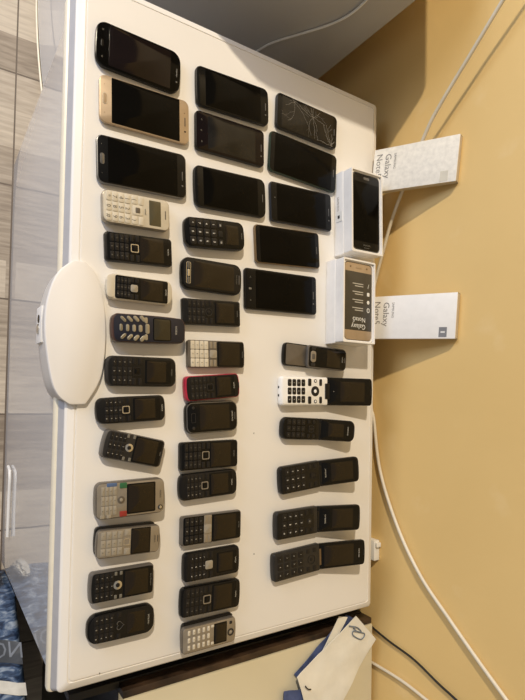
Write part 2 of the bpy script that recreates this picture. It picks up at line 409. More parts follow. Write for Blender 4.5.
p = smart('black smartphone with a badly cracked screen near the lid\'s far corner', .1056, .4342, -1.3, 146, 66, 9, M['charcoal'], M['glass_mottled'], r=9, front=M['black_gloss'], u0=.08, u1=.93, cams=False)
def cracks(p):
    bm = bmesh.new(); rnd = random.Random(5)
    z = p.h + .25 * MM
    def line(x, y, a, n, step, wd):
        for i in range(n):
            a += rnd.uniform(-.35, .35); x2 = x + math.cos(a) * step; y2 = y + math.sin(a) * step
            if abs(x2) > p.w * .46 or abs(y2) > p.L * .47: return
            nx, ny = -math.sin(a) * wd, math.cos(a) * wd
            bm.faces.new([bm.verts.new(v) for v in ((x - nx, y - ny, z), (x + nx, y + ny, z), (x2 + nx, y2 + ny, z), (x2 - nx, y2 - ny, z))])
            if rnd.random() < .22 and n > 4: line(x2, y2, a + rnd.choice((-1, 1)) * rnd.uniform(.4, 1.1), n // 2, step, wd * .6)
            x, y = x2, y2
    for cx, cy, k, wd in ((-.012, .012, 9, .00022), (.028, .058, 12, .0003), (-.026, -.034, 6, .0002)):
        for i in range(k): line(cx, cy, 6.28 * i / k + rnd.uniform(-.2, .2), rnd.randint(5, 11), .0045, wd)
    for i in range(14):
        x, y, s_ = .026 + rnd.gauss(0, .004), .058 + rnd.gauss(0, .005), rnd.uniform(.0006, .0016)
        bm.faces.new([bm.verts.new((x + s_ * math.cos(a), y + s_ * math.sin(a), z + .00002)) for a in (0, 2.1, 4.2)])
    obj('crack', bm, M['crack'], p.par)
cracks(p)

p = smart('long black smartphone with a thin green-grey rim, just below the cracked smartphone', .1864, .4278, -2.1, 161, 75, 8, mat('green_grey_rim', (.025, .045, .035, 1), .25, .4, var=.1), M['glass'], r=9, front=M['black_gloss'], u0=.07, u1=.92, sw=.95, cams=False)
p = smart('black smartphone with a bluish rim, its end touching the upper phone box', .2728, .4240, 3.0, 146, 73, 8, mat('blue_grey_rim', (.03, .035, .05, 1), .25, .4, var=.1), M['glass'], r=7, front=M['black_gloss'], u0=.1, u1=.9)
p.disc('proximity_sensor', .07, -.1, 2, M['legend_dim'])
p = smart('black smartphone with a thin bronze gold rim, in the far column', .3548, .3942, 4.2, 148, 69, 8, M['bronze'], M['glass'], r=7, front=M['black_gloss'], u0=.07, u1=.93, sw=.94, cams=False)
p = smart('large plain black smartphone beside the box that holds the gold phone', .4407, .3814, 2.0, 162, 73, 8, M['black'], M['glass'], r=6, front=M['black_gloss'], u0=.14, u1=.93)
for x, t in ((-.28, '<'), (.28, '=')): p.text('capacitive_icon', t, .07, x, 4, M['legend_dim'])
p.plate('home_button', .05, .085, .05, M['legend_dim'], r=1, up=.3)

# ---- keypad bar phones
def bar(label, cx, cy, ang, L, w, h, m, name='bar_phone', **k):
    p = Phone(name, label, cx, cy, ang, L, w, h, BARS)
    kw = dict(rb=6 * MM); kw.update(k); p.body(m, **kw)
    return p
def logo(p, t, u, size=2.3, m='legend', x=0, sx=1.0): p.text('logo', t, u, x, size, M[m], sx=sx)

# cream senior phone
p = bar('cream-white bar phone with large raised keys and a small grey screen', .3517, .1001, 2.5, 107, 49, 14, M['silver'], rb=9 * MM, ct=2 * MM)
p.plate('front_panel', .015, .985, .96, M['cream'], r=8, up=.5); p.h += .5 * MM
p.keys(.04, .40, .92, M['cream_key'], gu=.18, gx=.1, r=2, up=1.0, legend='legend_dark', lsize=6.5)
p.plate('call_key', .42, .5, .26, M['cream_key'], r=2, up=.8, x=.32); p.plate('call_key', .42, .5, .26, M['cream_key'], r=2, up=.8, x=-.32)
p.plate('soft_key', .52, .59, .26, M['cream_key'], r=2, up=.8, x=.32); p.plate('soft_key', .52, .59, .26, M['cream_key'], r=2, up=.8, x=-.32)
p.plate('navigation_key', .43, .58, .3, M['cream_key'], r=3, up=.9); p.plate('select_key', .47, .54, .17, M['midgrey'], r=1.5, up=1.3)
for sg, t in ((-1, '('), (1, ')')): p.text('key_mark', t, .46, sg * .32, 6, M['legend_dark'], up=.9)
logo(p, 'vonel', .625, 3, 'legend_dark')
p.plate('screen', .68, .86, .8, M['screen_grey'], r=1, up=.3); p.plate('earpiece', .925, .94, .28, M['midgrey'], r=.7, up=.4)

def classic(label, cx, cy, ang, L, w, h, body, face=None, r=5, scr=(.5, .9), sw=.84, pad=(.05, .36), keym='black_key', leg='legend_dim', nav='square', navm='chrome', navu=.44, lg='NOKIA', lgu=.945, up=.5, eb=0, et=0, gap=True, keyw=.9, soft=True, gu=.2, gx=.12, tb=1.0, tt=1.0, waist=0, lm='legend', ct=None, scrm='screen', earp=True, frame=True, kr=1.2, lsize=2.5):
    p = bar(label, cx, cy, ang, L, w, h, body, rb=r * MM, eb=eb * MM, et=et * MM, tb=tb, tt=tt, waist=waist, ct=ct and ct * MM)
    if face: p.plate('front_panel', .03, .975, .93, face, r=max(1, r - 1), up=.4, eb=eb * MM, et=et * MM, tb=tb, tt=tt); p.h += .35 * MM
    if frame: p.plate('screen_window', scr[0] - .025, min(.985, scr[1] + .075), min(.95, sw + .1), M['black_gloss'], r=2, up=.3); p.h += .15 * MM
    p.plate('screen', scr[0], scr[1], sw, M[scrm], r=.8, up=.35)
    p.keys(pad[0], pad[1], keyw, M[keym], gu=gu, gx=gx, up=up, legend=leg, lsize=lsize, r=kr)
    if soft:
        p.softkeys(navu + .045, .34, .22, .05, M[keym]); p.softkeys(navu - .04, .34, .22, .05, M[keym], name='call_key')
    s_ = w * .29
    if nav == 'square':
        p.ring('navigation_key', navu, 0, s_, s_, 1.3, M[navm], up=.9, r=2.2); p.plate('select_key', navu - s_ * .27 / L, navu + s_ * .27 / L, .16, M['black_gloss'], r=1.2, up=.7)
    elif nav == 'solid':
        p.plate('navigation_key', navu - s_ * .5 / L, navu + s_ * .5 / L, .29, M[navm], r=2.6, up=1.0)
        p.plate('select_key', navu - s_ * .25 / L, navu + s_ * .25 / L, .145, M[navm], r=1.6, up=1.3)
    elif nav == 'round':
        p.disc('navigation_key', navu, 0, s_, M[navm], up=1.0); p.disc('select_key', navu, 0, s_ * .5, M[keym], up=1.4)
    elif nav == 'ring':
        p.ring('navigation_key', navu, 0, s_ * 1.05, s_ * 1.05, 1.2, M[navm], up=.7, r=s_); p.disc('select_key', navu, 0, s_ * .5, M[keym], up=.7)
    if lg: logo(p, lg, lgu, 2.3, lm)
    if earp: p.plate('earpiece', .972, .98, .22, M['charcoal'], r=.4, up=.35)
    return p

classic('black bar phone with a square silver-ringed navigation key, next below the cream-white phone', .4100, .1067, 3.5, 108, 44, 12, M['black'], M['black_gloss'], scr=(.5, .86), lgu=.93, pad=(.06, .34), navu=.42)
p = classic('black bar phone with cream ends and a pale square key, beside the freezer handle', .4727, .1090, .4, 106, 39, 14, M['cream'], None, r=9, eb=4, et=3, scr=(.5, .84), nav='solid', navm='silver_key', navu=.40, pad=(.14, .35), lg=None, frame=False, sw=.78, earp=False, soft=False, keyw=.8)
p.plate('front_panel', .12, .92, .9, M['black_gloss'], r=3, up=.2); logo(p, 'NOKIA', .89, 2.2)
p.softkeys(.44, .33, .2, .05, M['black_key']); p.softkeys(.37, .33, .2, .05, M['black_key'], name='call_key')
p.plate('end_panel', .005, .105, .86, M['cream_key'], r=8, up=.4, rt=2)

# navy phone with fan of silver keys
p = bar('thick navy blue bar phone with a fan of silver keys and red-brown edge', .5337, .1235, 1.9, 119, 43, 20, M['rust'], rb=8 * MM, ct=2 * MM, et=2 * MM, eb=2 * MM, tt=.9)
p.plate('front_cover', .02, .985, .94, M['navy'], r=7, up=.8, eb=.002, et=.002, tt=.9); p.h += .8 * MM
for i, u in enumerate((.11, .195, .28, .365)):
    for j, x in enumerate((-.3, 0, .3)):
        w_ = 11 * MM; l_ = (4.4 + .5 * i) * MM
        pts = rrect(w_, l_, 2.6 * MM, n=3); a = -(j - 1) * .8
        c_, s_ = math.cos(a), math.sin(a)
        pts = [(x0 * c_ - y0 * s_ + x * p.w * (1 + .06 * i), x0 * s_ + y0 * c_ + p.Y(u + .03 * abs(j - 1))) for x0, y0 in pts]
        obj('key', slab(pts, p.h - .0004, p.h + .0014, 0, .0005), M['silver_shine'], p.par)
p.plate('navigation_key', .43, .485, .36, M['silver_shine'], r=3, up=1.4)
for sg in (-1, 1): p.plate('soft_key', .42, .46, .22, M['silver_shine'], r=2.2, up=1.3, x=sg * .3)
p.plate('screen_window', .535, .79, .82, M['black_gloss'], r=3, up=.3, tt=.95); p.plate('screen', .55, .775, .74, M['screen_olive'], r=1, up=.45)
logo(p, 'NOKIA', .86, 3, 'legend')

classic('wide black bar phone with flat keys and rounded ends, below the freezer handle', .5995, .1150, .9, 113, 46, 14, M['charcoal'], M['black'], r=10, scr=(.56, .84), sw=.70, nav='square', navm='black_key', navu=.42, pad=(.07, .36), leg='legend', lm='legend_dim', lgu=.925, eb=1, et=1, up=.3, lsize=2)
classic('slim black bar phone with a silver-ringed square key, just past the handle\'s lower end', .6579, .1000, 3.4, 109, 40, 14, M['black'], None, r=8, eb=3, et=2, scr=(.54, .84), sw=.76, navu=.41, pad=(.11, .36), leg='legend', frame=True, lsize=2.1, tb=.95)
p = classic('tilted black and grey bar phone with a round silver joystick', .7178, .1034, -12.7, 98, 43, 16, M['grey'], M['charcoal'], r=6, eb=2, scr=(.52, .88), sw=.82, nav='round', navm='chrome', navu=.42, pad=(.08, .36), leg='legend', lg='Sony', lgu=.945, lm='legend_dim', soft=False, keym='black_key', lsize=2.1)
for sg in (-1, 1):
    for u in (.37, .47): p.plate('soft_key', u - .02, u + .02, .13, M['legend_dim'], r=.8, up=.6, x=sg * .4)

# silver multimedia phone
p = bar('silver grey bar phone with a big screen and red, green and blue marked keys', .7923, .1005, 1.0, 108, 54, 20, M['midgrey'], rb=9 * MM, ct=3 * MM, eb=2 * MM, et=2 * MM)
p.plate('front_panel', .02, .98, .93, M['silver'], r=7, up=.4); p.h += .35 * MM
p.keys(.07, .29, .8, M['silver_key'], cols=3, gu=.14, gx=.08, r=1, up=.7, legend='legend_dark', lsize=2.2)
p.disc('navigation_key', .35, 0, 11, M['midgrey'], up=.9); p.disc('select_key', .35, 0, 5, M['silver_key'], up=1.3)
p.plate('call_key', .33, .43, .15, M['green'], r=1.2, up=.8, x=-.39); p.plate('end_key', .33, .43, .15, M['redkey'], r=1.2, up=.8, x=.39)
p.plate('menu_key', .15, .29, .1, M['blue'], r=1.2, up=.8, x=-.43)
p.plate('edit_key', .06, .12, .1, M['silver_key'], r=1.2, up=.8, x=.42); p.plate('clear_key', .15, .21, .1, M['silver_key'], r=1.2, up=.8, x=.42)
p.plate('screen_window', .43, .85, .84, M['black_gloss'], r=2, up=.25); p.plate('screen', .45, .83, .76, M['screen'], r=.8, up=.4)
p.disc('lens_ring', .925, .33, 8, M['charcoal'], up=.5); p.disc('lens', .925, .33, 5, M['chrome'], up=.8); logo(p, 'NOKIA', .925, 2.6, 'legend_dark', x=-.05)

# slider, silver face over a black slide
def slider(label, cx, cy, ang, L, w, h, slide_off):
    p = Phone('slider_phone', label, cx, cy, ang, L, w, h, 'silver slider phones'); H = p.h
    base = obj('back_half', slab(shift(rrect(p.w, p.L * .95, 5 * MM, eb=.002), slide_off[0] * MM, slide_off[1] * MM), 0, H * .5, .002, .001), M['black'], p.root)
    p.body(M['midgrey'], name='front_half', z0=H * .5 + .0002, z1=H, rb=6 * MM, cb=.001, ct=.0015, eb=.002, et=.002)
    return p
p = slider('silver bar phone with a protruding black back edge and a square silver key', .8570, .0990, -1.0, 99, 42, 18, (-2.5, -3))
p.plate('front_panel', .02, .98, .93, M['silver'], r=4, up=.4); p.h += .35 * MM
p.keys(.06, .4, .86, M['silver_key'], gu=.16, gx=.1, r=1, up=.6, legend='legend_dark', lsize=2.2)
p.ring('navigation_key', .46, 0, 10, 10, 1.2, M['chrome'], r=2); p.softkeys(.47, .33, .22, .09, M['silver_key'])
p.plate('screen_window', .525, .84, .92, M['black_gloss'], r=1, up=.2); p.plate('screen', .54, .82, .84, M['screen'], r=.8, up=.35)
logo(p, 'NOKIA', .91, 2.4, 'legend_dark'); p.plate('earpiece', .955, .966, .25, M['charcoal'], r=.5, up=.3)

p = classic('black bar phone with grey keypad frame and round silver key, second last in front column', .9195, .0915, 0, 99, 45, 16, M['grey'], M['black'], r=5, scr=(.53, .9), sw=.8, nav='round', navm='chrome', navu=.42, pad=(.07, .37), leg='legend', lg='Sony Ericsson', lm='legend_dim', lgu=.945, soft=False, lsize=2.0, eb=2)
for sg in (-1, 1):
    for u in (.39, .47): p.plate('soft_key', u - .02, u + .02, .12, M['legend_dim'], r=.8, up=.6, x=sg * .38)
p = classic('rounded black bar phone with tilted pale key marks and a ringed heart-shaped pad', .9804, .0924, -.1, 103, 44, 15, M['black_gloss'], M['black'], r=13, eb=3, et=1.5, scr=(.57, .84), sw=.7, nav=None, pad=(.09, .38), leg='legend', lg='SAMSUNG', lgu=.9, lm='legend', soft=False, keym='black_key', lsize=2.2, frame=False, up=.3, tb=.95)
heart = [(0.0 + 16 * math.sin(t) ** 3 / 16 * 6.5 * MM, (13 * math.cos(t) - 5 * math.cos(2 * t) - 2 * math.cos(3 * t) - math.cos(4 * t)) / 16 * 6.5 * MM) for t in [2 * math.pi * i / 40 for i in range(40)]]
hp = shift([(x, -y) for x, y in heart], 0, p.Y(.465)); obj('navigation_key', ring_bm(hp, inset(hp, 1.0 * MM), p.h - .0003, p.h + .0009), M['steel_rim'], p.par)
p.softkeys(.45, .35, .16, .06, M['black_key'])

# middle column, keypad phones
p = classic('glossy black keypad phone with bulging sides, large white key marks and a small screen', .3617, .2371, 5.5, 114, 48, 16, M['black_gloss'], None, r=10, eb=2, et=2, scr=(.66, .88), sw=.68, nav=None, pad=(.06, .52), leg='print_white', lg='NOKIA', lgu=.94, lm='legend_dim', soft=False, lsize=4, gu=.16, frame=False, up=.8, kr=2.5, waist=-.04)
for sg in (-1, 0, 1): p.plate('call_key', .54, .61, .2, M['black_key'], r=1.5, up=.7, x=sg * .3)
for sg in (-1, 1): p.text('key_mark', '=', .575, sg * .3, 5, M['print_white'], up=.8)

p = Phone('touchscreen_phone', 'black touchscreen phone with a silver-edged bar of three keys below its screen', .4340, .2336, .6, 114, 53, 14, BARS)
p.body(M['black_gloss'], rb=13 * MM, eb=2 * MM, et=1.5 * MM, ct=3 * MM)
p.plate('front_panel', .03, .97, .9, M['black'], r=10, up=.3); p.h += .25 * MM
p.plate('screen', .19, .86, .8, M['screen'], r=1, up=.3)
for x in (-.24, 0, .24): p.plate('key', .085, .125, .22, M['chrome'] if x == 0 else M['steel_rim'], r=1.6, up=.7, x=x)
p.ring('key_surround', .105, 0, 36, 8, .7, M['chrome'], up=.5, r=3); logo(p, 'Sony Ericsson', .905, 2, 'legend_dim')
p.plate('earpiece', .94, .955, .3, M['steel_rim'], r=.8, up=.4)

classic('small square-cornered black bar phone with a round ringed key, below the touchscreen phone', .4948, .2353, 3.0, 109, 43, 13, M['black'], None, r=3, scr=(.56, .88), sw=.78, nav='ring', navm='charcoal', navu=.43, pad=(.07, .37), leg='legend_dim', lg='NOKIA', lgu=.935, lm='legend_dim', lsize=2.2)
p = classic('silver and cream bar phone with pale keys and a brown-grey key strip', .5642, .2463, 2.4, 109, 46, 12, M['midgrey'], None, r=5, et=1, scr=(.52, .9), sw=.82, nav='solid', navm='silver_key', navu=.425, pad=(.04, .345), keym='cream_key', leg='legend_dark', lgu=.95, lm='legend_dim', gu=.1, gx=.06, lsize=3, soft=False, keyw=.95)
p.plate('key_strip', .36, .485, .93, M['midgrey'], r=1, up=.2)
for sg in (-1, 1):
    for u in (.39, .455): p.plate('soft_key', u - .025, u + .025, .24, M['silver'], r=1, up=.45, x=sg * .33)
p = classic('raspberry red edged small black bar phone', .6197, .2389, 5.6, 104, 41, 14, M['red'], M['black'], r=6, eb=2, et=2, scr=(.56, .82), sw=.74, nav='square', navm='charcoal', navu=.44, pad=(.09, .38), leg='legend_dim', lgu=.88, soft=True, lsize=2)
p = Phone('touchscreen_phone', 'short black touchscreen phone with rounded corners, touching the red-edged phone', .6700, .2391, 3.1, 98, 52, 13, BARS)
p.body(M['black_gloss'], rb=12 * MM, eb=1.5 * MM, et=1.5 * MM, ct=3 * MM); p.plate('body_rim', .015, .985, .965, M['steel_rim'], r=11, up=.1)
p.plate('front_panel', .03, .97, .92, M['black_gloss'], r=10, up=.3); p.h += .25 * MM
p.plate('screen', .26, .83, .78, M['screen'], r=1, up=.3); p.ring('home_button', .14, 0, 16, 8, .7, M['charcoal'], up=.5, r=2)
for sg in (-1, 1): p.disc('capacitive_key', .14, sg * .32, 5, M['charcoal'], up=.4)
logo(p, 'SAMSUNG', .885, 2.6, 'legend'); p.plate('earpiece', .93, .945, .24, M['steel_rim'], r=.7, up=.4)

classic('black bar phone with a large screen and square ringed key, below the short touchscreen phone', .7332, .2360, 1.2, 108, 46, 13, M['black'], M['black_gloss'], r=5, scr=(.51, .86), sw=.84, navu=.42, navm='silver', pad=(.06, .35), lgu=.92, lm='legend_dim')
classic('small black bar phone with rounded ends and square ringed key, above the metallic-strip phone', .7825, .2352, 2.5, 108, 43, 14, M['black'], None, r=8, eb=3, et=2, scr=(.53, .83), sw=.76, navu=.42, navm='silver', pad=(.11, .37), leg='legend', lgu=.895, lsize=2)
p = classic('grey edged black bar phone with a metallic strip of keys across its middle', .8552, .2435, .2, 113, 48, 12, M['grey'], M['black_gloss'], r=5, scr=(.52, .9), sw=.82, nav='solid', navm='silver_key', navu=.42, pad=(.05, .345), leg='legend', lgu=.95, lm='legend_dim', soft=False, lsize=2.2)
p.plate('key_strip', .36, .485, .93, M['silver'], r=1, up=.2)
for sg in (-1, 1):
    for u in (.39, .455): p.plate('soft_key', u - .025, u + .025, .24, M['silver'], r=1, up=.45, x=sg * .33)
classic('black bar phone with one solid pale square key and bright key marks', .9142, .2445, .4, 105, 47, 14, M['black'], M['black'], r=7, scr=(.6, .86), sw=.62, nav='solid', navm='silver_key', navu=.43, pad=(.1, .38), leg='print_white', lgu=.915, lsize=2.2, eb=1, et=1)
classic('black bar phone with square ringed key, next to the silver phone at the right edge', .9712, .2443, -1.0, 112, 48, 13, M['black_gloss'], M['black'], r=7, eb=1.5, et=1.5, scr=(.53, .84), sw=.8, navu=.42, navm='silver', pad=(.07, .36), leg='legend_dim', lgu=.91, lm='legend')

p = slider('silver bar phone with rows of tiny pale keys, nearest the lid\'s right edge', 1.0290, .2395, .2, 100, 42, 18, (-2.5, 1))
p.plate('front_panel', .02, .98, .93, M['silver'], r=4, up=.4); p.h += .35 * MM
p.keys(.08, .52, .84, M['cream_key'], rows=5, gu=.5, gx=.34, r=1, up=.7, legend='legend_dark', lsize=1.6, chars=['o-o', '123', '456', '789', '*0#'])
p.softkeys(.55, .33, .1, .05, M['cream_key'])
p.plate('screen_window', .575, .82, .8, M['black_gloss'], r=1.5, up=.3); p.plate('screen', .6, .8, .68, M['screen'], r=.8, up=.45)
p.ring('navigation_key', .895, .08, 12, 12, 2.2, M['charcoal'], r=6, up=.7); p.disc('select_key', .895, .08, 4, M['silver_key'], up=.8)
p.plate('side_key', .87, .92, .12, M['charcoal'], r=1.5, up=.6, x=-.3)

# ---- sliders and flip phones of the far column
p = Phone('slider_phone', 'half-open slider phone with a grey textured lower half and silver frame', .5565, .4600, -2.2, 148, 43, 17, 'sliders and flip phones')
H = p.h; L0 = p.L; p.L = 0.098; p.dy = -(L0 - p.L) / 2
lo = rrect(p.w, p.L, 7 * MM, eb=.002)
obj('lower_half', slab(shift(lo, 0, p.dy), 0, H * .55, .002, .0015), M['black_gloss'], p.root)
obj('key_plate', slab(shift(rrect(p.w * .9, .052, 3 * MM), 0, p.dy - .018), H * .55 - .0005, H * .55 + .0004, 0, .0002), M['midgrey'], p.root)
p.dy = (L0 - p.L) / 2; 
obj('upper_half', slab(shift(rrect(p.w, p.L, 7 * MM, 9 * MM, et=.002), 0, p.dy), H * .55 + .0002, H, .0015, .0015), M['grey'], p.root)
p.plate('front_panel', .03, .97, .9, M['black_gloss'], r=5, up=.3); p.h += .25 * MM
p.plate('screen', .48, .82, .76, M['screen'], r=.8, up=.3); p.plate('navigation_key', .07, .2, .5, M['silver'], r=5, up=.8); p.plate('select_key', .1, .17, .24, M['grey'], r=2, up=1.2)
p.softkeys(.14, .36, .14, .1, M['charcoal']); logo(p, 'NOKIA', .88, 2.4); p.plate('earpiece', .94, .955, .25, M['steel_rim'], r=.7, up=.4)

def flip(label, bx, by, bang, bl, bw, h, ux, uy, ul, uw, tilt, base_m, up_m, top_m, keym, leg, scr, pad, nav, r=7, lg='', lgu=.9, ls=3.0, hinge='black', scrw=.72, navm='charcoal', gu=.24, gx=.2, kr=1.5, navu=.78, navd=.3, soft=True, extra=None, selm='white'):
    p = Phone('flip_phone', label, bx, by, bang, bl, bw, h, 'sliders and flip phones'); H = p.h
    p.body(base_m, name='lower_half', rb=r * MM, rt=2.5 * MM, eb=.0015)
    p.plate('keypad_panel', .03, .9, .9, top_m, r=r - 1, rt=2, up=.2); p.h += .15 * MM
    p.keys(pad[0], pad[1], .86, M[keym], gu=gu, gx=gx, r=kr, up=.5, legend=leg, lsize=ls)
    d = navd * bw
    if nav == 'disc':
        p.disc('navigation_key', navu, 0, d, M[navm], up=.6); p.disc('select_key', navu, 0, d * .35, M[selm], up=.9)
    elif nav == 'ring':
        p.ring('navigation_key', navu, 0, d, d, 1.1, M[navm], up=.6, r=d); p.disc('select_key', navu, 0, d * .4, M['black_key'], up=.6)
    else:
        p.ring('navigation_key', navu, 0, d, d, 1.1, M[navm], up=.6, r=2); p.plate('select_key', navu - .05, navu + .05, .13, M['black_key'], r=1, up=.6)
    if soft:
        for u in (navu - .07, navu + .07): p.softkeys(u, .33, .17, .07, M[keym], r=1.5, name='soft_key')
    if extra: extra(p)
    # hinge barrel
    hb = tube_bm([(-.3 * bw * MM, p.L / 2 + .001, H * .62), (.3 * bw * MM, p.L / 2 + .001, H * .62)], H * .36, 14, 1)
    obj('hinge', hb, M[hinge], p.root)
    # upper half: hinged at the end of the lower half, raised by tilt
    q = empty('upper_half', (0, 0, 0)); q.parent = p.root
    dx, dy = ux - bx, uy - by; a = math.radians(bang)
    hx = 0; hy = p.L / 2 + .0015
    uang = math.atan2(dy, dx) - math.pi / 2
    q.location = (hx, hy, H * .28); q.rotation_euler = (math.radians(tilt), 0, 0)
    q.rotation_mode = 'ZXY' if False else 'XYZ'
    q.rotation_euler = (math.radians(tilt), 0, (uang - a) * .8)
    lp, wp = p.L, p.w
    p.L, p.w = ul * MM, uw * MM; p.par = q; p.dy = p.L / 2; hh = H * .62
    p.h = hh
    obj('cover', slab(shift(rrect(p.w, p.L, 2.5 * MM, r * MM, et=.0015), 0, p.dy), 0, hh, .0018, .0012), up_m, q)
    p.plate('screen_window', .05, .95, .9, M['black_gloss'], r=3, up=.25, rt=r - 2); p.h += .2 * MM
    p.plate('screen', scr[0], scr[1], scrw, M['screen'], r=.8, up=.3)
    if lg: logo(p, lg, lgu, 2.6, 'legend')
    p.plate('earpiece', .955, .968, .22, M['charcoal'], r=.5, up=.3)
    return p
def white_extra(p):
    for sg in (-1, 1):
        p.plate('call_key', .555, .625, .26, M['black_key'], r=2.2, up=.6, x=sg * .31)
        p.plate('end_key', .80, .86, .24, M['black_key'], r=2.2, up=.6, x=sg * .31)
        p.disc('function_key', .715, sg * .36, 7, M['black_key'], up=.5); p.disc('key_dot', .715, sg * .36, 4, M['white'], up=.8)
    bm = bmesh.new(); add_box(bm, -.015, .015, p.L / 2 - .008, p.L / 2 + .003, p.h - .001, p.h + .0012, .001); obj('hinge_cover', bm, M['black'], p.par)
    bm = bmesh.new()
    for x in (-.009, .006): add_box(bm, x, x + .004, -p.L / 2 - .0006, -p.L / 2 + .002, .006, .009)
    obj('port', bm, M['black'], p.par)
flip('open flip phone with a white keypad half and black screen half', .6221, .4327, .9, 111, 54, 16, .6222, .545, 103, 54, 11, M['white'], M['black_gloss'], M['white'], 'black_key', 'legend', (.28, .82), (.12, .50), 'disc', r=5, lg='e', lgu=.14, ls=3, hinge='black', navu=.71, navd=.36, navm='black_key', kr=2.2, gx=.16, gu=.18, soft=False, extra=white_extra)
flip('small open black flip phone with rounded ends, below the black and white flip phone', .6924, .4266, -2.5, 88, 41, 14, .6990, .5178, 79, 41, 12, M['black'], M['black'], M['black_gloss'], 'black_key', 'legend_dim', (.25, .68), (.1, .6), 'square', r=11, lg='SAMSUNG', lgu=.8, ls=2.2, scrw=.62, navu=.76, navd=.3, navm='charcoal')
flip('open black flip phone with bright key marks, third flip phone from the boxes', .7834, .4265, 4.9, 94, 51, 15, .7755, .5241, 87, 49, 12, M['black'], M['black'], M['black'], 'black_key', 'print_white', (.28, .84), (.1, .62), 'none', r=7, lg='SAMSUNG', lgu=.14, ls=3.2, navu=.8, navd=.24, navm='black_key')
flip('open black flip phone with white legends and squarish screen, second nearest the wall socket', .8671, .4200, 1.4, 97, 51, 15, .8700, .5260, 95, 49, 12, M['charcoal'], M['black'], M['black'], 'black_key', 'print_white', (.34, .82), (.12, .66), 'disc', r=6, lg='SAMSUNG', lgu=.18, ls=3.6, navu=.79, navd=.2, navm='charcoal', scrw=.74, selm='legend_dim')
flip('open black flip phone with a brown hinge tab, nearest the wall socket', .9403, .4217, 3.0, 108, 51, 15, .9410, .5376, 101, 48, 12, M['charcoal'], M['black_gloss'], M['charcoal'], 'black_key', 'print_white', (.1, .74), (.06, .64), 'ring', r=5, lg='SAMSUNG', lgu=.86, ls=2.4, hinge='bronze', navu=.8, navd=.34, navm='black_key', scrw=.8)

# ------------------------------------------------------------------ phone boxes, boxed phones, upright lids
def phone_box(label, cx, cy, ang, L, w, h, split):
    r = empty('phone_box', (cx, cy, T + .0003), (0, 0, math.radians(ang))); tag(r, label, 'box', 'open phone boxes')
    bm = bmesh.new(); add_box(bm, -L / 2, L / 2, -w / 2, w / 2, 0, split, .0012); obj('outer_sleeve', bm, M['box'], r)
    o = rrect(L - .002, w - .002, .002, n=3); i = inset(o, .003)
    bm = bmesh.new(); n = len(o)
    R = [[bm.verts.new((x, y, z)) for x, y in q] for q, z in ((o, split), (o, h), (i, h), (i, h - .012))]
    for a, b in zip(R, R[1:]):
        for k in range(n): bm.faces.new((a[k], a[(k + 1) % n], b[(k + 1) % n], b[k]))
    bm.faces.new(R[-1]); obj('inner_tray', bm, M['box'], r)
    # rounded insert ring around the phone
    ins = rrect(L - .0085, w - .0085, .006, n=4); hole = rrect(.1515, .0735, .009, n=4)
    obj('card_insert', ring_bm(ins, hole, h - .0119, h - .0035), M['box'], r)
    return r
bx1 = phone_box('open white phone box holding a dark phone, at the lid\'s back edge', .268, .5535, 1.5, .164, .085, .050, .026)
bm = bmesh.new(); add_box(bm, -.003, .016, -.0435, -.0424, .008, .024); obj('white_label', bm, M['print_white'], bx1)
bm = bmesh.new()
def text_on_front(bm, s, x, y, z, h, sx=1.0, rot=0):
    V, F = text_geo(s); c, q = math.cos(rot), math.sin(rot); vs = []
    for a, b in V:
        a *= h * sx; b *= h
        vs.append(bm.verts.new((x + a * c - b * q, y, z + a * q + b * c)))
    for f in F: bm.faces.new([vs[i] for i in f])
text_on_front(bm, 'SAMSUNG', -.019, -.0437, .013, .0048, .9); obj('side_lettering', bm, M['print_grey'], bx1)
bm = bmesh.new(); add_box(bm, .004, .010, -.0439, -.0434, .012, .0175); obj('label_mark', bm, M['charcoal'], bx1)
bx2 = phone_box('open white phone box holding a gold phone under printed film', .4460, .5355, 0.4, .163, .086, .050, .027)

